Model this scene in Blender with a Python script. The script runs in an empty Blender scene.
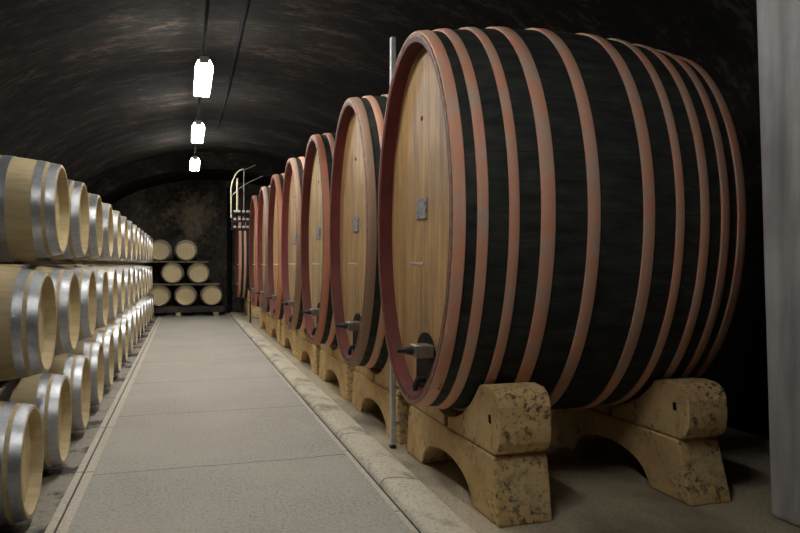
import bpy, bmesh, math, random
from mathutils import Vector, Matrix
random.seed(7)
S = bpy.context.scene
C = S.collection
PI = math.pi
ORD = ['first','second','third','fourth','fifth','sixth','seventh','eighth','ninth','tenth','eleventh','twelfth',
       'thirteenth','fourteenth','fifteenth']

# ------------------------------------------------------------------ materials
class NT:
    def __init__(s, name, rough=.6, metal=0., spec=.5):
        s.m = bpy.data.materials.new(name); s.m.use_nodes = True
        s.t = s.m.node_tree; s.b = s.t.nodes['Principled BSDF']
        s.b.inputs['Roughness'].default_value = rough
        s.b.inputs['Metallic'].default_value = metal
        s.b.inputs['Specular IOR Level'].default_value = spec
    def n(s, typ, **kw):
        nd = s.t.nodes.new(typ)
        for k, v in kw.items():
            if hasattr(nd, k) and k not in ('Scale',): setattr(nd, k, v)
        return nd
    def link(s, a, b): s.t.links.new(a, b)
    def coord(s, scale=(1,1,1), kind='Object'):
        tc = s.n('ShaderNodeTexCoord'); mp = s.n('ShaderNodeMapping')
        mp.inputs['Scale'].default_value = scale
        s.link(tc.outputs[kind], mp.inputs['Vector']); return mp.outputs['Vector']
    def noise(s, vec, scale=5, detail=4, rough=.55, dist=0):
        nd = s.n('ShaderNodeTexNoise')
        nd.inputs['Scale'].default_value = scale; nd.inputs['Detail'].default_value = detail
        nd.inputs['Roughness'].default_value = rough; nd.inputs['Distortion'].default_value = dist
        s.link(vec, nd.inputs['Vector']); return nd.outputs['Fac']
    def ramp(s, fac, stops):
        r = s.n('ShaderNodeValToRGB'); e = r.color_ramp.elements
        while len(e) < len(stops): e.new(.5)
        for el, (p, c) in zip(e, stops):
            el.position = p; el.color = (*c, 1) if len(c) == 3 else c
        s.link(fac, r.inputs['Fac']); return r.outputs['Color']
    def mask(s, fac, lo, hi):
        return s.ramp(fac, [(lo, (0,0,0)), (hi, (1,1,1))])
    def mix(s, fac, a, b, mode='MIX'):
        m = s.n('ShaderNodeMix'); m.data_type = 'RGBA'; m.blend_type = mode
        for v, i in ((fac, 0), (a, 6), (b, 7)):
            if isinstance(v, (int, float)): m.inputs[i].default_value = v
            elif isinstance(v, tuple): m.inputs[i].default_value = (*v, 1)
            else: s.link(v, m.inputs[i])
        return m.outputs[2]
    def math(s, op, a, b=0.):
        m = s.n('ShaderNodeMath'); m.operation = op
        for v, i in ((a, 0), (b, 1)):
            if isinstance(v, (int, float)): m.inputs[i].default_value = v
            else: s.link(v, m.inputs[i])
        return m.outputs[0]
    def sep(s, vec):
        x = s.n('ShaderNodeSeparateXYZ'); s.link(vec, x.inputs[0]); return x.outputs
    def color(s, c):
        if isinstance(c, tuple): s.b.inputs['Base Color'].default_value = (*c, 1)
        else: s.link(c, s.b.inputs['Base Color'])
    def bump(s, h, strength=.3, dist=.01):
        b = s.n('ShaderNodeBump'); b.inputs['Strength'].default_value = strength
        b.inputs['Distance'].default_value = dist
        s.link(h, b.inputs['Height']); s.link(b.outputs[0], s.b.inputs['Normal'])
    def lines(s, v, period, width):
        """1 on a thin line every `period`."""
        f = s.math('FRACT', s.math('DIVIDE', v, period))
        d = s.math('ABSOLUTE', s.math('SUBTRACT', f, .5))
        return s.math('GREATER_THAN', d, .5 - width / period / 2)

def plain(name, c, rough=.6, metal=0., var=.25, scale=12, bump=.1, spec=.5):
    k = NT(name, rough, metal, spec); v = k.coord()
    n = k.noise(v, scale, 5)
    lo = tuple(x * (1 - var) for x in c); hi = tuple(min(1, x * (1 + var)) for x in c)
    k.color(k.ramp(n, [(.3, lo), (.7, hi)]))
    if bump: k.bump(n, bump, .01)
    return k.m

def mat_cask_head(name, tone):
    k = NT(name, .55); v = k.coord(); x = k.sep(v)
    board = k.math('FLOOR', k.math('DIVIDE', x[1], .118))
    wn = k.n('ShaderNodeTexWhiteNoise'); wn.noise_dimensions = '1D'; k.link(board, wn.inputs['W'])
    g = k.noise(k.coord((14, 34, 1.3)), 1.0, 6, .62)
    base = k.ramp(g, [(.28, tuple(t * .55 for t in tone)), (.5, tone), (.75, tuple(t * 1.3 for t in tone))])
    base = k.mix(k.math('MULTIPLY', wn.outputs['Value'], .30), base, tuple(t * .62 for t in tone))
    st = k.noise(k.coord((1, 6, .8)), 1.4, 4)
    base = k.mix(k.mask(st, .52, .72), base, tuple(t * .45 for t in (tone[0], tone[1] * .98, tone[2])))
    bl = k.noise(k.coord((1, 3.5, 1.6)), 2.6, 6, .65)
    base = k.mix(k.math('MULTIPLY', k.mask(bl, .44, .66), .5), base, (tone[0]*.55, tone[1]*.56, tone[2]*.60))
    # dark seep stain streaking down below the tasting peg and around the door
    fine = k.noise(k.coord((1, 26, 2.5)), 1.0, 5)
    low = k.mask(k.math('MULTIPLY', x[2], -1.), .15, 1.0)
    narrow = k.mask(k.math('SUBTRACT', .34, k.math('ABSOLUTE', k.math('ADD', x[1], .06))), .0, .3)
    base = k.mix(k.math('MULTIPLY', k.math('MULTIPLY', low, narrow), k.mask(fine, .38, .62)), base, (.035, .025, .018))
    seam = k.lines(x[1], .118, .0035)
    base = k.mix(k.math('MULTIPLY', seam, .55), base, (.03, .02, .012))
    k.color(base); k.bump(g, .25, .004); return k.m

def mat_cask_staves():
    k = NT('black_stained_staves', .75, spec=.25); v = k.coord(kind='UV'); x = k.sep(v)
    ln = k.lines(x[0], 1., .03)
    n = k.noise(k.coord((2.5, 9, 9)), 1.6, 6, .6)
    base = k.ramp(n, [(.32, (.014, .015, .014)), (.58, (.034, .037, .033)), (.8, (.075, .066, .052))])
    k.color(k.mix(k.math('MULTIPLY', ln, .6), base, (.005, .005, .005)))
    k.bump(n, .3, .006); return k.m

def mat_hoop(name, c, grey):
    k = NT(name, .6, 0, .35)
    n = k.noise(k.coord((3, 3, 3)), 1.7, 6, .62)
    f = k.noise(k.coord((1, 1, 1)), 42, 3)
    b = k.mix(k.mask(n, .40, .66), c, grey)
    b = k.mix(k.math('MULTIPLY', k.mask(f, .66, .76), .35), b, (.05, .03, .025))
    k.color(b); k.bump(f, .12, .003); return k.m

def mat_barrel_wood():
    k = NT('pale_oak_staves', .62); v = k.coord(kind='UV'); x = k.sep(v)
    idx = k.math('FLOOR', x[0])
    oi = k.n('ShaderNodeObjectInfo')
    wn = k.n('ShaderNodeTexWhiteNoise'); wn.noise_dimensions = '2D'
    cb = k.n('ShaderNodeCombineXYZ'); k.link(idx, cb.inputs[0]); k.link(oi.outputs['Random'], cb.inputs[1])
    k.link(cb.outputs[0], wn.inputs['Vector'])
    g = k.noise(k.coord((2, 30, 30)), 1.2, 5)
    b = k.ramp(g, [(.3, (.42, .325, .17)), (.7, (.53, .43, .24))])
    b = k.mix(k.math('MULTIPLY', wn.outputs['Value'], .2), b, (.38, .29, .155))
    b = k.mix(k.math('MULTIPLY', k.lines(x[0], 1., .035), .3), b, (.2, .14, .07))
    k.color(b); k.bump(g, .15, .003); return k.m

def mat_barrel_head():
    k = NT('pale_oak_head', .6); v = k.coord(); x = k.sep(v)
    g = k.noise(k.coord((20, 20, 2)), 1.4, 5)
    oi = k.n('ShaderNodeObjectInfo')
    b = k.ramp(g, [(.3, (.58, .47, .25)), (.7, (.72, .61, .37))])
    b = k.mix(k.math('MULTIPLY', oi.outputs['Random'], .25), b, (.54, .44, .26))
    b = k.mix(k.math('MULTIPLY', k.lines(x[1], .09, .004), .45), b, (.2, .13, .06))
    k.color(b); k.bump(g, .12, .003); return k.m

def mat_galv(name='galvanised_hoop', c=(.44, .455, .48), rough=.42):
    k = NT(name, rough, .85)
    n = k.noise(k.coord(), 38, 4)
    k.color(k.ramp(n, [(.3, tuple(x * .86 for x in c)), (.7, tuple(min(1, x * 1.1) for x in c))]))
    k.bump(n, .08, .003); return k.m

def mat_saddle():
    k = NT('tan_cast_stone', .85, spec=.2); v = k.coord()
    n = k.noise(v, 3.2, 6, .6); f = k.noise(v, 26, 7, .75, .4); w = k.noise(v, 4.1, 3)
    b = k.ramp(n, [(.3, (.50, .325, .15)), (.55, (.68, .475, .23)), (.75, (.62, .50, .29))])
    x = k.sep(k.coord(kind='Generated'))
    gm = k.n('ShaderNodeNewGeometry'); endface = k.math('GREATER_THAN', k.math('MULTIPLY', k.sep(gm.outputs['Normal'])[1], -1.), .5)
    # chipped, blackened patches
    chip = k.math('MULTIPLY', k.mask(f, .50, .57), k.math('MAXIMUM', k.math('MULTIPLY', k.mask(w, .50, .66), .8), k.math('MULTIPLY', k.mask(k.noise(v, 5.5, 3), .40, .54), endface)))
    b = k.mix(k.math('MULTIPLY', chip, .85), b, (.022, .022, .016))
    gr = k.noise(v, 7, 5, .65)
    b = k.mix(k.math('MULTIPLY', k.mask(gr, .54, .72), .55), b, (.15, .14, .085))
    k.color(b); k.bump(f, .35, .008); return k.m

def mat_concrete(name, lo, hi, joints=None, stain=None, bump=.2):
    k = NT(name, .8, spec=.3); v = k.coord()
    n = k.noise(v, 1.1, 7, .66); f = k.noise(v, 44, 5, .75)
    b = k.ramp(n, [(.32, lo), (.68, hi)])
    b = k.mix(k.math('MULTIPLY', k.mask(f, .50, .66), .7), b, tuple(x * .45 for x in lo))
    b = k.mix(k.math('MULTIPLY', k.mask(f, .46, .34), .6), b, tuple(min(1, x * 1.5) for x in hi))
    if joints:
        per, wid, off = joints
        x = k.sep(v); wob = k.math('MULTIPLY', k.noise(k.coord((1.2, 1.2, 1.2)), 2.0, 3), .10)
        y = k.math('ADD', k.math('ADD', x[1], off), wob)
        b = k.mix(k.math('MULTIPLY', k.lines(y, per, wid), .7), b, tuple(x * .3 for x in lo))
    if stain:
        s_ = k.noise(k.coord((1.0, .6, 1)), stain[0], 5, .6)
        b = k.mix(k.mask(s_, stain[1], stain[2]), b, stain[3])
    k.color(b); k.bump(f, bump, .006); return k.m

def mat_vault(name, dark, mid, light, sc=1.0, stretch=(1, .4, 1)):
    k = NT(name, .95, spec=.1)
    n = k.noise(k.coord(stretch), 1.5 * sc, 8, .68, .4); f = k.noise(k.coord(stretch), 9 * sc, 5, .7)
    m = k.math('ADD', k.math('MULTIPLY', n, .62), k.math('MULTIPLY', f, .38))
    k.color(k.ramp(m, [(.40, dark), (.53, mid), (.66, light)])); k.bump(m, .6, .04); return k.m

def mat_endwall():
    k = NT('sooty_end_wall', .95, spec=.1); v = k.coord(); x = k.sep(v)
    n = k.noise(k.coord((1, 1, .8)), 1.3, 8, .7, .3); f = k.noise(v, 7, 5, .7)
    m = k.math('ADD', k.math('MULTIPLY', n, .6), k.math('MULTIPLY', f, .4))
    b = k.ramp(m, [(.40, (.024, .022, .019)), (.56, (.075, .067, .055)), (.7, (.17, .145, .112))])
    # paler brownish mottled patch around the middle of the wall
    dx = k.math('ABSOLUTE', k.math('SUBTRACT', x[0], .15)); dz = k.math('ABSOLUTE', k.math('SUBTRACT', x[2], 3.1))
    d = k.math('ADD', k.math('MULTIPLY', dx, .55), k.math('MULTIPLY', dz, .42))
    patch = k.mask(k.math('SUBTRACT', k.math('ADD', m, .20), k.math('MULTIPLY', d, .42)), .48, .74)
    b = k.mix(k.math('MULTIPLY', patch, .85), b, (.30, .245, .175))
    k.color(b); k.bump(m, .6, .03); return k.m

def mat_pier():
    k = NT('grey_plaster', .85, spec=.2); v = k.coord()
    n = k.noise(k.coord((1, 5, .6)), 1.6, 5, .55); f = k.noise(v, 2.2, 4)
    b = k.ramp(n, [(.3, (.30, .295, .30)), (.7, (.60, .59, .59))])
    b = k.mix(k.math('MULTIPLY', k.mask(f, .5, .68), .5), b, (.30, .275, .28))
    k.color(b); k.bump(n, .2, .01); return k.m

def mat_lamp(strength):
    k = NT('lamp_glow', .4)
    k.color((.9, .9, .9)); k.b.inputs['Emission Color'].default_value = (1, .975, .925, 1)
    k.b.inputs['Emission Strength'].default_value = strength; return k.m

M = dict(
    staves=mat_cask_staves(),
    chime=mat_hoop('wine_red_paint', (.140, .024, .019), (.085, .018, .015)),
    salmon=mat_hoop('salmon_hoop_paint', (.70, .335, .215), (.55, .41, .325)),
    brown=mat_hoop('faded_brown_hoop_paint', (.36, .22, .15), (.30, .22, .16)),
    pink=mat_hoop('orange_hoop_paint', (.52, .20, .12), (.42, .19, .12)),
    grey=mat_hoop('grey_brown_hoop_paint', (.27, .20, .16), (.22, .17, .14)),
    head=mat_cask_head('honey_oak_boards', (.46, .27, .105)),
    head2=mat_cask_head('greyed_oak_boards', (.44, .30, .145)),
    rim=plain('worn_oak_edge', (.22, .125, .075), .6, var=.4, scale=20),
    darkwood=plain('wine_dark_oak', (.020, .014, .010), .9, var=.6, scale=9, spec=.1),
    iron=plain('dull_grey_iron', (.20, .185, .165), .42, .55, .35, 25),
    darkiron=plain('blackened_iron', (.03, .028, .027), .5, .5, .4, 25),
    copper=plain('copper_rivet', (.50, .24, .12), .4, .6, .2, 25),
    plaque=plain('mottled_zinc', (.30, .31, .33), .45, .4, .75, 34),
    chrome=plain('pale_steel', (.70, .69, .67), .35, .5, .1, 25),
    oak=mat_barrel_wood(), oakhead=mat_barrel_head(), galv=mat_galv(),
    ladder=plain('galvanised_rail', (.46, .47, .46), .5, .25, .2, 20),
    saddle=mat_saddle(),
    hole=plain('flat_black', (.008, .008, .007), .9, 0, .3, 20, spec=.1),  # near-black for the painted hole darkness and the pipe cleanout
    plank=plain('weathered_plank', (.22, .17, .12), .8, 0, .35, 8),
    darkplank=plain('blackened_timber', (.035, .030, .026), .85, 0, .5, 8),
    path=mat_concrete('grey_concrete_path', (.225, .213, .182), (.35, .333, .288), (2.02, .018, .55)),
    kerbstrip=mat_concrete('pale_kerb_stone', (.36, .33, .27), (.47, .44, .365), (1.45, .02, .2)),
    curb=mat_concrete('worn_sloped_kerb', (.37, .33, .25), (.53, .49, .39), (1.32, .024, .55), (3.4, .52, .70, (.22, .185, .125))),
    gutter=mat_concrete('damp_gutter_floor', (.16, .145, .118), (.26, .235, .19), (1.5, .03, .4), (2.6, .5, .58, (.04, .035, .03))),
    gravel=mat_concrete('gritty_cellar_floor', (.24, .20, .135), (.36, .31, .22), None, (.8, .52, .68, (.15, .125, .085)), .8),
    groove=plain('dark_groove_strip', (.035, .03, .027), .9, 0, .4, 20),  # near-black colour for the recessed groove strips
    vault=mat_vault('sooty_vault', (.005, .0045, .004), (.0125, .0105, .009), (.058, .042, .030), 1.6, (.45, 1, .7)),
    wall=mat_vault('sooty_wall', (.009, .008, .008), (.018, .016, .014), (.04, .032, .026)),
    endwall=mat_endwall(), pier=mat_pier(),
    lamp=mat_lamp(27.0), lampdim=mat_lamp(15.0), lampdimmer=mat_lamp(13.0),
    white=plain('white_enamel', (.62, .62, .62), .4, 0, .08, 10),
    cable=plain('dark_conduit', (.010, .010, .011), .95, 0, .2, 10, spec=.05),
    cream=plain('cream_painted_steel', (.55, .52, .36), .5, 0, .2, 14),
    railgrey=plain('dull_rail_steel', (.22, .21, .18), .5, .3, .2, 14),
)

# ------------------------------------------------------------------ helpers
def link(name, bm, mat, parent=None, smooth=False, loc=None, bevel=0, ang=35):
    me = bpy.data.meshes.new(name); bmesh.ops.recalc_face_normals(bm, faces=bm.faces[:])
    if smooth:
        for f in bm.faces: f.smooth = True
        lim = math.radians(ang)
        for e in bm.edges:
            if len(e.link_faces) == 2 and e.calc_face_angle(0) > lim: e.smooth = False
    bm.to_mesh(me); bm.free(); me.materials.append(mat)
    o = bpy.data.objects.new(name, me); C.objects.link(o)
    if parent: o.parent = parent
    if loc: o.location = loc
    if bevel:
        b = o.modifiers.new('bevel', 'BEVEL'); b.width = bevel; b.segments = 3
        b.limit_method = 'ANGLE'; b.angle_limit = math.radians(40)
    return o

def tag(o, label, cat, group=None, kind=None):
    o['label'] = label; o['category'] = cat
    if group: o['group'] = group
    if kind: o['kind'] = kind
    return o

def empty(name, loc=(0,0,0), rz=0):
    o = bpy.data.objects.new(name, None); C.objects.link(o); o.location = loc
    o.rotation_euler = (0, 0, rz); o.empty_display_size = .1; return o

def struct(name, bm, mat, label, cat, **kw):
    o = link(name, bm, mat, **kw); tag(o, label, cat, kind='structure'); return o

def dup(root, loc, label, group=None, rz=None):
    r = root.copy(); C.objects.link(r); r.location = loc; r['label'] = label
    if group: r['group'] = group
    if rz is not None: r.rotation_euler = (0, 0, rz)
    for ch in list(root.children):
        c = ch.copy(); C.objects.link(c); c.parent = r
        for g in list(ch.children):
            d = g.copy(); C.objects.link(d); d.parent = c
    return r

def box(bm, x0, x1, y0, y1, z0, z1):
    v = [bm.verts.new(p) for p in ((x0,y0,z0),(x1,y0,z0),(x1,y1,z0),(x0,y1,z0),(x0,y0,z1),(x1,y0,z1),(x1,y1,z1),(x0,y1,z1))]
    for f in ((0,3,2,1),(4,5,6,7),(0,1,5,4),(1,2,6,5),(2,3,7,6),(3,0,4,7)): bm.faces.new([v[i] for i in f])
    return bm
def B(*a): return box(bmesh.new(), *a)

def prism(pts, axis, a0, a1, bm=None):
    """closed outline pts (2-D) extruded along axis from a0 to a1. axis x: pts=(y,z); axis y: pts=(x,z)."""
    bm = bm or bmesh.new()
    mk = (lambda a, p: (a, p[0], p[1])) if axis == 'x' else (lambda a, p: (p[0], a, p[1]))
    lo = [bm.verts.new(mk(a0, p)) for p in pts]; hi = [bm.verts.new(mk(a1, p)) for p in pts]
    n = len(pts)
    for i in range(n): bm.faces.new((lo[i], lo[(i+1)%n], hi[(i+1)%n], hi[i]))
    bm.faces.new(lo[::-1]); bm.faces.new(hi); return bm

def tube(bm, pts, r, seg=10, cap=True):
    pts = [Vector(p) for p in pts]; rr = r if isinstance(r, (list, tuple)) else [r] * len(pts)
    rings = []; up = None
    for i, p in enumerate(pts):
        d = (pts[min(i+1, len(pts)-1)] - pts[max(i-1, 0)]).normalized()
        if up is None: up = Vector((0,0,1)) if abs(d.z) < .9 else Vector((1,0,0))
        s = d.cross(up).normalized(); up = s.cross(d).normalized()
        rings.append([bm.verts.new(p + rr[i]*(math.cos(2*PI*k/seg)*s + math.sin(2*PI*k/seg)*up)) for k in range(seg)])
    for a, b in zip(rings, rings[1:]):
        for k in range(seg): bm.faces.new((a[k], a[(k+1)%seg], b[(k+1)%seg], b[k]))
    if cap: bm.faces.new(rings[0][::-1]); bm.faces.new(rings[-1])
    return bm
def T(pts, r, seg=10): return tube(bmesh.new(), pts, r, seg)

def shell(prof, seg, cap0=False, cap1=False, nst=1):
    """oval lathe round the x axis through the origin; prof = [(x, a, b)]; UV u counts staves."""
    bm = bmesh.new(); uv = bm.loops.layers.uv.new('UVMap'); rings = []
    for x, a, b in prof:
        rings.append([bm.verts.new((x, a*math.cos(2*PI*k/seg), b*math.sin(2*PI*k/seg))) for k in range(seg)])
    for i in range(len(rings)-1):
        for k in range(seg):
            q = (k+1) % seg
            f = bm.faces.new((rings[i][k], rings[i][q], rings[i+1][q], rings[i+1][k]))
            for lp, (kk, ii) in zip(f.loops, ((k,i),(k+1,i),(k+1,i+1),(k,i+1))):
                lp[uv].uv = (kk/seg*nst, prof[ii][0])
    if cap0: bm.faces.new(rings[0][::-1])
    if cap1: bm.faces.new(rings[-1])
    return bm

# ------------------------------------------------------------------ setting
WALL_Y, BACK_Y, LX, RX = 22.6, -3.5, -3.0, 4.8
VC, VH, SPR, VR = .9, 3.9, 2.3, 2.3
def vault_pts(h, r, n, spring=SPR):
    return [(VC - h*math.cos(PI*i/n), spring + r*math.sin(PI*i/n)) for i in range(n+1)]
bm = bmesh.new()
P = vault_pts(VH, VR, 40); a = [bm.verts.new((x, BACK_Y, z)) for x, z in P]; b = [bm.verts.new((x, WALL_Y, z)) for x, z in P]
P2 = vault_pts(VH+.25, VR+.25, 40); a2 = [bm.verts.new((x, BACK_Y, z)) for x, z in P2]; b2 = [bm.verts.new((x, WALL_Y, z)) for x, z in P2]
for i in range(40):
    bm.faces.new((a[i], a[i+1], b[i+1], b[i])); bm.faces.new((a2[i], b2[i], b2[i+1], a2[i+1]))
    bm.faces.new((a[i], a2[i], a2[i+1], a[i+1])); bm.faces.new((b[i], b[i+1], b2[i+1], b2[i]))
bm.faces.new((a[0], b[0], b2[0], a2[0])); bm.faces.new((a[40], a2[40], b2[40], b[40]))
struct('ceiling', bm, M['vault'], 'soot-blackened barrel vault of the cellar', 'ceiling', smooth=True)
struct('wall_left', B(LX-.25, LX, BACK_Y, WALL_Y, 0, SPR), M['wall'], 'dark left wall behind the barrel rack', 'wall')
struct('wall_right', B(RX, RX+.25, BACK_Y, WALL_Y, 0, SPR), M['wall'], 'dark right wall behind the giant casks', 'wall')
struct('wall_far', B(LX-.25, RX+.25, WALL_Y, WALL_Y+.25, 0, 4.9), M['endwall'], 'sooty end wall with a pale mottled patch', 'wall')
struct('wall_near', B(LX-.25, RX+.25, BACK_Y-.25, BACK_Y, 0, 4.9), M['wall'], 'dark wall behind the viewer', 'wall')
# transverse rib near the far end
P = vault_pts(3.62, 1.93, 40, 2.2); P2 = vault_pts(VH+.1, VR+.1, 40)
struct('trim_1', prism(P + P2[::-1], 'y', 20.0, WALL_Y), M['vault'], 'lower transverse arch of the vault at the far end', 'arch', smooth=True)
# floors
struct('floor', B(-.635, 1.215, BACK_Y, WALL_Y, -.2, 0), M['path'], 'grey concrete aisle between barrels and casks', 'floor')
struct('trim_2', B(-.755, -.706, BACK_Y, WALL_Y, -.2, .004), M['kerbstrip'], 'narrow pale kerb strip along the left edge of the aisle', 'kerb', bevel=.004)
struct('trim_3', B(-.706, -.694, BACK_Y, WALL_Y, -.2, -.008), M['groove'], 'dark groove beside the left kerb strip', 'groove')
struct('trim_7', B(-.694, -.635, BACK_Y, WALL_Y, -.2, .001), M['kerbstrip'], 'second pale strip at the left edge of the aisle', 'kerb')
struct('trim_4', B(1.165+.05, 1.25, BACK_Y, WALL_Y, -.2, .005), M['kerbstrip'], 'pale stone strip along the right edge of the aisle', 'kerb', bevel=.004)
struct('trim_5', B(1.25, 1.282, BACK_Y, WALL_Y, -.2, -.02), M['groove'], 'dark drain groove along the right kerb', 'groove')
cp = [(1.282, -.2), (1.282, .002), (1.31, .030), (1.37, .034), (1.45, .026), (1.52, .010), (1.56, 0), (1.56, -.2)]
struct('trim_6', prism(cp, 'y', BACK_Y, WALL_Y), M['curb'], 'worn sloping kerb below the giant casks', 'kerb', smooth=True, ang=60)
struct('floor_left', B(LX, -.755, BACK_Y, WALL_Y, -.2, 0), M['gutter'], 'damp dark floor under the barrel rack', 'floor')
struct('floor_right', B(1.56, RX, BACK_Y, WALL_Y, -.2, 0), M['gravel'], 'gritty floor under the giant casks', 'floor')
# grey plaster pier on the right, battered slightly outwards towards the top
bm = B(3.33, 4.6, 1.5, 3.385, 0, 4.25)
for v in bm.verts:
    if v.co.z > 1 and v.co.y > 3: v.co.y += .16
struct('wall_pier', bm, M['pier'], 'pale grey plastered pier at the right edge', 'pier', bevel=.03)

# ------------------------------------------------------------------ giant oval casks
CA, CB, CL, CZ = .82, 1.249, 2.045, 1.806     # half width, half height at the front rim (over the hoop), length, centre height
CX, CY, CS = 1.448, 4.55, 1.946               # front plane, first centre, spacing
HT = .013
BUL = .10
def bul(x): return BUL*(1 - ((x - CL/2)/(CL/2))**2)
def ca(x, d=0): return CA - HT + bul(x) + d
def cb(x, d=0): return CB - HT + bul(x) + d
CH, TH = .095, .055
HOOPS = [(.004,.075),(.142,.205),(.328,.387),(.520,.606),(.815,.894),(1.195,1.275),(1.439,1.501),(1.637,1.707),(1.814,1.884),(1.962,2.038)]
def hoop_bm(x0, x1):
    xs = [x0, x0, x0+.006, (x0+x1)/2, x1-.006, x1, x1]; ds = [-.004, HT*.7, HT, HT, HT, HT*.7, -.004]
    return shell([(x, ca(x, d), cb(x, d)) for x, d in zip(xs, ds)], 96)
xs = [CL*i/16 for i in range(17)]
outer = [(x, ca(x), cb(x)) for x in xs]
body_prof = ([(0.012, ca(0)-TH*.8, cb(0)-TH*.8), (0, ca(0)-TH*.55, cb(0)-TH*.55), (0.0, ca(0)-.006, cb(0)-.006)] +
             [(.004, ca(0), cb(0))] + outer[1:-1] + [(CL-.004, ca(0), cb(0)), (CL, ca(0)-.006, cb(0)-.006), (CL, ca(0)-TH, cb(0)-TH), (CL-.095, ca(0)-TH, cb(0)-TH)])
def make_cask(front_hoop, head_mat):
    root = empty('giant_oval_cask', (CX, CY, CZ))
    link('stave_body', shell(body_prof, 96, cap1=True, nst=46), M['staves'], root, True)
    o = link('chime', shell([(.0, ca(0)-TH*.36, cb(0)-TH*.36), (-.002, ca(0)-TH*.75, cb(0)-TH*.75), (.004, ca(0)-TH, cb(0)-TH), (CH+.02, ca(0)-TH-.012, cb(0)-TH-.012)], 96), M['chime'], root, True)
    o['label'] = 'wine red painted inner rim'
    link('rim_edge', shell([(.006, ca(0)+.001, cb(0)+.001), (-.003, ca(0)-.004, cb(0)-.004), (-.004, ca(0)-TH*.4, cb(0)-TH*.4), (.001, ca(0)-TH*.4, cb(0)-TH*.4)], 96), M['rim'], root, True)
    for i, (x0, x1) in enumerate(HOOPS):
        link('hoop', hoop_bm(x0, x1), M[front_hoop] if i == 0 else M['salmon'], root, True)
    a_, b_ = ca(0)-TH-.008, cb(0)-TH-.008
    link('head', shell([(CH, a_, b_), (CH+.05, a_, b_)], 96, True, True), M[head_mat], root, True)
    # arched manhole door low in the head
    zc = .90 - CZ; z0 = .665 - CZ; yc = -.085; hw = .185
    arch = [(yc-hw, z0), (yc+hw, z0), (yc+hw, zc)] + [(yc+hw*math.cos(PI*k/12), zc+.8*hw*math.sin(PI*k/12)) for k in range(1, 12)] + [(yc-hw, zc)]
    d = link('manhole_door', prism(arch, 'x', CH-.012, CH+.02), M['darkwood'], root, bevel=.005)
    d['label'] = 'small wine-blackened door'
    c = link('clamp_bar', B(CH-.125, CH-.005, -.26, -.10, .897-CZ, .98-CZ), M['iron'], root, bevel=.012)
    c['label'] = 'grey iron clamp bar'
    link('clamp_screw', T([(CH-.12, -.165, .94-CZ), (CH-.16, -.165, .942-CZ), (CH-.18, -.165, .942-CZ), (CH-.23, -.165, .942-CZ)], [.030, .026, .018, .014], 12), M['darkiron'], c, True)
    t = link('tap', T([(CH, -.10, .735-CZ), (CH-.07, -.10, .735-CZ), (CH-.085, -.10, .70-CZ), (CH-.085, -.10, .665-CZ)], [.022, .02, .02, .016], 10), M['darkiron'], root, True)
    p = link('plaque', B(CH-.012, CH+.004, -.10, .10, 1.812-CZ, 1.948-CZ), M['plaque'], root, bevel=.004)
    p['label'] = 'small mottled metal plaque'
    g = link('tasting_peg', T([(CH, .0, 1.505-CZ), (CH-.03, .0, 1.505-CZ), (CH-.085, .0, 1.508-CZ)], [.013, .010, .011], 10), M['chrome'], root, True)
    g['label'] = 'short pale steel peg'
    k = link('knot', T([(CH-.003, .01, 2.497-CZ), (CH+.01, .01, 2.497-CZ)], .017, 12), M['darkwood'], root, True)
    th = math.radians(270-34)   # rivets on the lap of the front hoop, low on the near side
    for q in (-1, 1):
        for an in (th + .0, th + .045):
            y, z = ca(.04, HT)*math.cos(an), cb(.04, HT)*math.sin(an)
            n = Vector((0, math.cos(an)/CA, math.sin(an)/CB)).normalized(); pt = Vector((.02 if q < 0 else .058, y, z))
            if q < 0: continue
            link('rivet', T([pt - n*.004, pt + n*.006, pt + n*.010], [.012, .011, .005], 10), M['copper'], root, True)
    # clip joining the lowest point of the front rim
    cl = link('rim_clip', B(-.007, .0, .02, .045, -cb(0)+.008, -cb(0)+.05), M['iron'], root, bevel=.004)
    return root
near = ['nearest the camera, largest in view', 'second from the camera', 'third from the camera', 'fourth from the camera', 'fifth from the camera',
        'sixth from the camera', 'seventh from the camera', 'farthest from the camera, beyond the railed landing']
CYS = [CY + CS*i for i in range(7)] + [21.2]
hoop_kind = [('salmon','head'),('brown','head'),('pink','head2'),('brown','head2'),('pink','head'),('grey','head2'),('pink','head'),('salmon','head')]
hoop_word = {'salmon': 'salmon', 'brown': 'faded brown', 'pink': 'orange', 'grey': 'grey-brown'}
cask0 = None
for i, (hk, hm) in enumerate(hoop_kind):
    lab = 'giant oval cask with %s front hoop, %s' % (hoop_word[hk], near[i])
    if i == 0: r = cask0 = make_cask(hk, hm)
    else:
        r = dup(cask0, (CX, CYS[i], CZ), lab)
        first = True
        for ch in r.children:
            if ch.name.startswith('hoop') and first:
                first = False; ch.data = ch.data.copy(); ch.data.materials[0] = M[hk]
            if ch.name.startswith('head'):
                ch.data = ch.data.copy(); ch.data.materials[0] = M[hm]
    tag(r, lab, 'cask', 'giant oval casks in a row')

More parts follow.
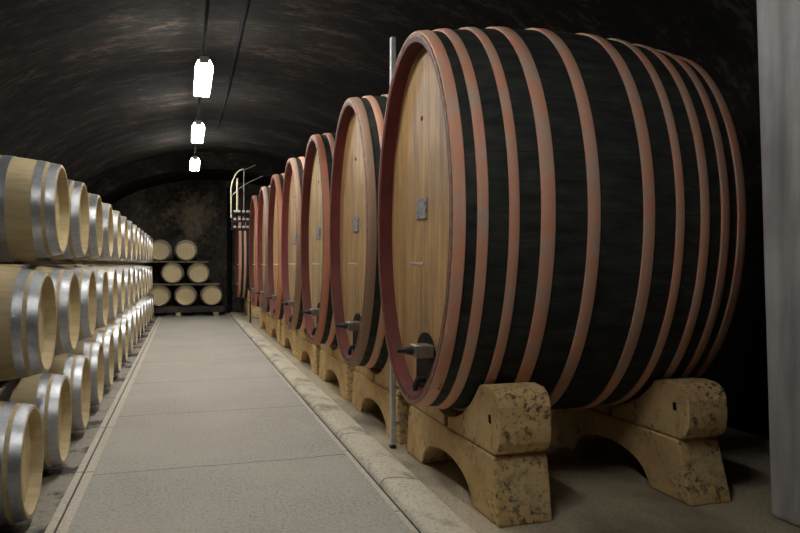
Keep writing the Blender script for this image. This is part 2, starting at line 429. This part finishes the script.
# ------------------------------------------------------------------ stone saddles under the casks
def ell_z(y, x):   # underside of the cask at offset y (from its centre), local x
    a_, b_ = ca(x, HT), cb(x, HT)
    return CZ - b_*math.sqrt(max(0, 1 - (y/a_)**2))
def make_saddle(x0, front, W=.35, TOP=.77, e0=.872, e1=.825):
    xl = (x0 + (.37 if front else 0)) - CX           # the deeper side decides the contact height
    xl = (x0 + .185) - CX
    xdeep = (x0 + W - CX) if front else (x0 - CX)
    root = empty('stone_saddle', (x0, CY, 0))
    out = [(-e0, 0), (-e1, .30), (-e1+.02, .372), (-e1+.05, .385), (e1-.05, .385), (e1-.02, .372), (e1, .30), (e0, 0), (.475, 0)]
    out += [(.47*math.cos(PI*k/18), .212*math.sin(PI*k/18)**.9) for k in range(1, 18)] + [(-.475, 0)]
    link('arched_base', prism(out, 'x', 0, W), M['saddle'], root, bevel=.016)
    def top(y): return min(ell_z(y, xdeep) - .004, TOP)
    for s in (-1, 1):
        pts = []
        n = 22
        for k in range(n+1):
            y = .035 + ((.60 if front else .575)-.035)*k/n
            pts.append((s*y, ell_z(y, xdeep) - .004))
        zt = min(pts[-1][1], TOP); pts = [(a_, min(b_, TOP)) for a_, b_ in pts]
        pts += [(s*.66, zt+.012), (s*.78, zt+.005), (s*.835, zt-.03), (s*.862, zt-.09), (s*.868, .53), (s*.858, .465), (s*.832, .42), (s*.785, .392), (s*.035, .388)]
        c = link('chock', prism(pts, 'x', .01, W-.005), M['saddle'], root, bevel=.012)
        h = link('hole_dark_plug', prism([(s*.735-.02, .565), (s*.735+.016, .57), (s*.735+.02, .615), (s*.735-.012, .622)], 'x', .0085, .03), M['hole'], c)  # solid black plug painting the dark inside of a lifting hole
    return root
sad_f = make_saddle(1.702, True); sad_r = make_saddle(2.99, False, .315, .735, .90, .80)
cn = ['nearest', 'second', 'third', 'fourth', 'fifth', 'sixth', 'seventh', 'farthest']
for i in range(8):
    for src, x0, w in ((sad_f, 1.702, 'front'), (sad_r, 2.99, 'rear')):
        lab = 'tan arched stone saddle under the %s end of the %s giant cask' % (w, cn[i])
        r = src if i == 0 else dup(src, (x0, CYS[i], 0), lab)
        tag(r, lab, 'saddle', 'stone saddles under the giant casks')

# ------------------------------------------------------------------ oak barrels
RB, RBULGE, LB = .316, .374, 1.0
def br(x, d=0): return RB + (RBULGE-RB)*(1 - ((x-LB/2)/(LB/2))**2) + d - .003
def make_barrel():
    """axis along local x, front end at x=0, lies towards +x; origin on the axis"""
    root = empty('oak_barrel')
    xs = [LB*i/12 for i in range(13)]
    prof = [(.07, br(0)-.028, br(0)-.028), (.0, br(0)-.020, br(0)-.020), (0, br(0)-.003, br(0)-.003), (.003, br(0), br(0))] + [(x, br(x), br(x)) for x in xs[1:-1]] \
        + [(LB-.003, br(0), br(0)), (LB, br(0)-.02, br(0)-.02), (LB-.04, br(0)-.028, br(0)-.028)]
    link('stave_body', shell(prof, 40, cap1=True, nst=26), M['oak'], root, True)
    link('head', shell([(.066, br(0)-.026, br(0)-.026), (.095, br(0)-.026, br(0)-.026)], 40, True, True), M['oakhead'], root, True)
    for x0, x1 in ((.005,.062), (.088,.142), (.295,.357)):
        for p, q in ((x0, x1), (LB-x1, LB-x0)):
            link('hoop', shell([(p, br(p, -.003), br(p, -.003)), (p, br(p, .003), br(p, .003)), (q, br(q, .003), br(q, .003)), (q, br(q, -.003), br(q, -.003))], 40), M['galv'], root, True)
    return root
bar0 = None
def place_barrel(loc, rz, label, group):
    global bar0
    if bar0 is None:
        bar0 = make_barrel(); bar0.location = loc; bar0.rotation_euler = (0, 0, rz); r = bar0
    else: r = dup(bar0, loc, label, group, rz)
    tag(r, label, 'barrel', group); return r
XB = -.834
rows = [('bottom', 4.486, .375, 15), ('middle', 4.942, 1.133, 14), ('top', 5.513, 1.892, 14)]
for nm, y0, z, n in rows:
    for i in range(n):
        where = 'nearest the camera' if i == 0 else ('farthest from the camera' if i == n-1 else ORD[i] + ' from the near end')
        place_barrel((XB, y0 + 1.131*i, z), PI, 'pale oak barrel in the %s tier of the left stack, %s' % (nm, where),
                     'oak barrels in the left stack')
# dunnage rails between the tiers
def rail(x, z0, z1, y0, y1, lab):
    o = link('dunnage_rail', B(x-.03, x+.03, y0, y1, z0, z1), M['darkplank'], bevel=.004); tag(o, lab, 'rail', 'timber rails between barrel tiers')
for z, ya, yb, lo, hi in ((1.133, 4.95, 20.6, 'bottom', 'middle'), (1.892, 5.55, 20.6, 'middle', 'top')):
    for xo, w in ((.27, 'front'), (.73, 'back')):
        rr = max(br(xo-.03), br(xo+.03)) + .006
        rail(XB - xo, z - .758 + rr, z - rr, ya-.1, yb, 'long dark timber rail between %s and %s barrel tiers, under the %s ends' % (lo, hi, w))

# stack against the end wall
YF = 21.35; SK = .87
st = [('bottom', .60, [(-.72,'left'), (.01,'middle'), (.74,'right')]), ('middle', 1.255, [(-.36,'left'), (.375,'right')]), ('upper', 1.91, [(-.70,'left'), (.02,'right')])]
for nm, z, xs in st:
    for x, side in xs:
        r = place_barrel((x, YF, z), PI/2, 'pale oak barrel facing the aisle, %s one of the %s tier at end wall' % (side, nm), 'oak barrels stacked at the end wall'); r.scale = (SK, SK, SK)
rq = (br(.185)+.005)*SK
def planks(z, x0, x1, lab, h):
    for y, w in ((.125, 'front'), (.875, 'rear')):
        o = link('rack_plank', B(x0, x1, YF+y*SK-.035, YF+y*SK+.035, z, z+h), M['plank'], bevel=.003)
        tag(o, 'thin %s plank resting on the %s tier of barrels at the end wall' % (w, lab), 'plank', 'planks between end-wall barrels')
planks(.60+rq, -1.0, .98, 'bottom', .655-2*rq)
planks(1.255+rq, -.98, .66, 'middle', .655-2*rq)
zp = .60 - rq
for y, w in ((.145*SK, 'front'), (.855*SK, 'rear')):
    r = empty('timber_bearer', (0, YF + y, 0)); tag(r, 'dark %s timber bearer on pale feet under the end-wall barrels' % w, 'beam')
    link('beam', B(-1.15, 1.1, -.05, .05, .11, zp-.002), M['darkplank'], r, bevel=.006)
    for x in (-1.12, -.27, .79):
        f = link('foot', B(x, x+.15, -.07, .07, 0, .11), M['oak'], r, bevel=.006); f['label'] = 'pale timber foot'

# ------------------------------------------------------------------ lamps under the crown
LZ = 3.93; LXc = .22
def make_lamp():
    root = empty('fluorescent_lamp', (LXc, 9.8, LZ)); L = .72
    link('housing', prism([(-.06,.05), (.06,.05), (.05,.09), (-.05,.09)], 'y', -L-.01, L+.01), M['white'], root, bevel=.006)
    pts = []
    for c in (-.095, -.032, .032, .095):
        for k in range(7):
            an = PI + PI*k/6; pts.append((.84*(c + .0315*math.cos(an)), -.035 + .032*math.sin(an)))
    pts += [(.096, .0), (.07, .05), (-.07, .05), (-.096, .0)]
    d = link('diffuser', prism(pts, 'y', -L, L), M['lamp'], root); d['label'] = 'glowing ribbed diffuser'
    for y in (-L-.02, L+.0):
        link('end_cap', prism([(-.06,.01), (.06,.01), (.05,.092), (-.05,.092)], 'y', y, y+.02), M['white'], root)
    for y in (-.6, .6):
        link('hanger', T([(0, y, .09), (0, y, .20)], .008, 8), M['cable'], root, True)
    return root
lamp0 = make_lamp()
for i, (y, w) in enumerate(((9.6, 'nearest and largest'), (13.55, 'second from the camera'), (17.8, 'farthest and smallest'), (5.65, 'just above the top of the picture'), (2.1, 'overhead behind the picture edge'))):
    lab = 'glowing fluorescent lamp under the vault, ' + w
    r = lamp0 if i == 0 else dup(lamp0, (LXc, y, LZ), lab); r.location = (LXc, y, LZ)
    tag(r, lab, 'lamp', 'fluorescent lamps along the vault')
    if i > 2:     # two unseen near lamps, set dimmer to keep the foreground darker
        for ch in r.children:
            if ch.name.startswith('diffuser'): ch.data = ch.data.copy(); ch.data.materials[0] = M['lampdim' if i == 3 else 'lampdimmer']
o = link('lamp_conduit', T([(LXc, BACK_Y, LZ+.22), (LXc, 19.9, LZ+.22)], .02, 8), M['cable'], None, True); tag(o, 'thin dark conduit running along the lamps', 'conduit')
pts = [(.70 + .012*math.sin(y*.6), y, 4.575) for y in [BACK_Y + .5*k for k in range(0, 41)]]
o = link('ceiling_cable', T(pts, .028, 8), M['cable'], None, True); tag(o, 'dark cable along the vault to the right of the lamps', 'cable')

# ------------------------------------------------------------------ ladder between the first two casks
r = empty('ladder', (1.625, 5.545, 0)); tag(r, 'tall galvanised ladder standing between the two nearest giant casks', 'ladder')
def rail_bm(x):
    bm = B(x-.021, x+.021, -.022, .022, 0, 3.36); return bm
link('rail', rail_bm(0), M['ladder'], r, bevel=.006); link('rail', rail_bm(.30), M['ladder'], r, bevel=.006)
for k in range(11): link('rung', T([(0, 0, .20+.29*k), (.30, 0, .20+.29*k)], .013, 10), M['ladder'], r, True)
for x in (0, .30): link('rubber_foot', B(x-.024, x+.024, -.028, .028, 0, .03), M['darkiron'], r, bevel=.004)

# ------------------------------------------------------------------ railed landing at the far casks
r = empty('railed_landing', (1.31, 18.6, 0)); tag(r, 'small dark railed landing with pale curved handrails before the farthest cask', 'landing')
for y in (-.06, .06): link('support_post', T([(.30, y, 0), (.30, y, 2.80)], .016, 8), M['darkiron'], r, True)
for z in (2.42, 2.80): link('arm', B(-.17, .31, -.03, .03, z-.04, z), M['darkiron'], r)
for z in (2.40, 2.60, 2.80):
    link('tread', B(-.19, .27, -.12, .12, z, z+.04), M['darkiron'], r, bevel=.006)
    for x in (-.13, -.02, .09, .19): link('edge_plate', B(x, x+.06, -.135, -.121, z+.045, z+.095), M['chrome'], r, bevel=.003)
for z in (2.44, 2.64):
    for x in (-.17, .13):
        link('side_bracket', B(x, x+.03, -.115, .115, z, z+.16), M['darkiron'], r)
link('newel_post', T([(-.035, -.05, 2.83), (-.035, -.05, 3.72)], .028, 10), M['cream'], r, True)['label'] = 'cream painted post'
pts = [(-.19, -.1, 2.70), (-.19, -.1, 3.1)] + [(-.19 + .32*(1-math.cos(a_)), -.1, 3.35 + .60*math.sin(a_)) for a_ in [PI/2*k/10 for k in range(11)]]
link('curved_handrail', T(pts, .017, 8), M['cream'], r, True)
link('baluster', T([(.13, -.08, 2.83), (.13, -.08, 3.95)], .011, 8), M['railgrey'], r, True)
link('sloped_rail', T([(-.035, -.06, 3.42), (.25, -.06, 3.62), (.62, -.06, 3.80)], .012, 8), M['railgrey'], r, True)
link('sloped_rail', T([(.13, -.08, 3.93), (.42, -.08, 4.07)], .012, 8), M['railgrey'], r, True)
link('cross_rail', T([(-.19, -.1, 3.25), (-.035, -.06, 3.40)], .011, 8), M['cream'], r, True)

# drain pipe on the end wall
r = empty('drain_pipe', (1.30, 22.45, 0)); tag(r, 'dark vertical drain pipe with round cleanout at the end wall', 'pipe')
link('pipe', T([(0, 0, .0), (0, 0, 3.9)], .07, 12), M['cable'], r, True)
link('cleanout', T([(0, -.06, .16), (0, -.16, .16), (0, -.17, .16)], [.085, .095, .08], 14), M['hole'], r, True)

# ------------------------------------------------------------------ camera and look
cam = bpy.data.cameras.new('camera'); co = bpy.data.objects.new('camera', cam); C.objects.link(co)
co.location = (0, 0, 1.5); co.rotation_euler = (PI/2, 0, -math.atan(214.7/706))
cam.sensor_width = 36; cam.lens = 706/800*36; cam.shift_y = -1.8/800; cam.clip_start = .05
S.camera = co
w = bpy.data.worlds.new('world'); S.world = w; w.use_nodes = True
w.node_tree.nodes['Background'].inputs[0].default_value = (0, 0, 0, 1)
S.view_settings.view_transform = 'Standard'; S.view_settings.look = 'None'
S.view_settings.gamma = 1; S.view_settings.use_curve_mapping = False
S.view_settings.exposure = 1.38
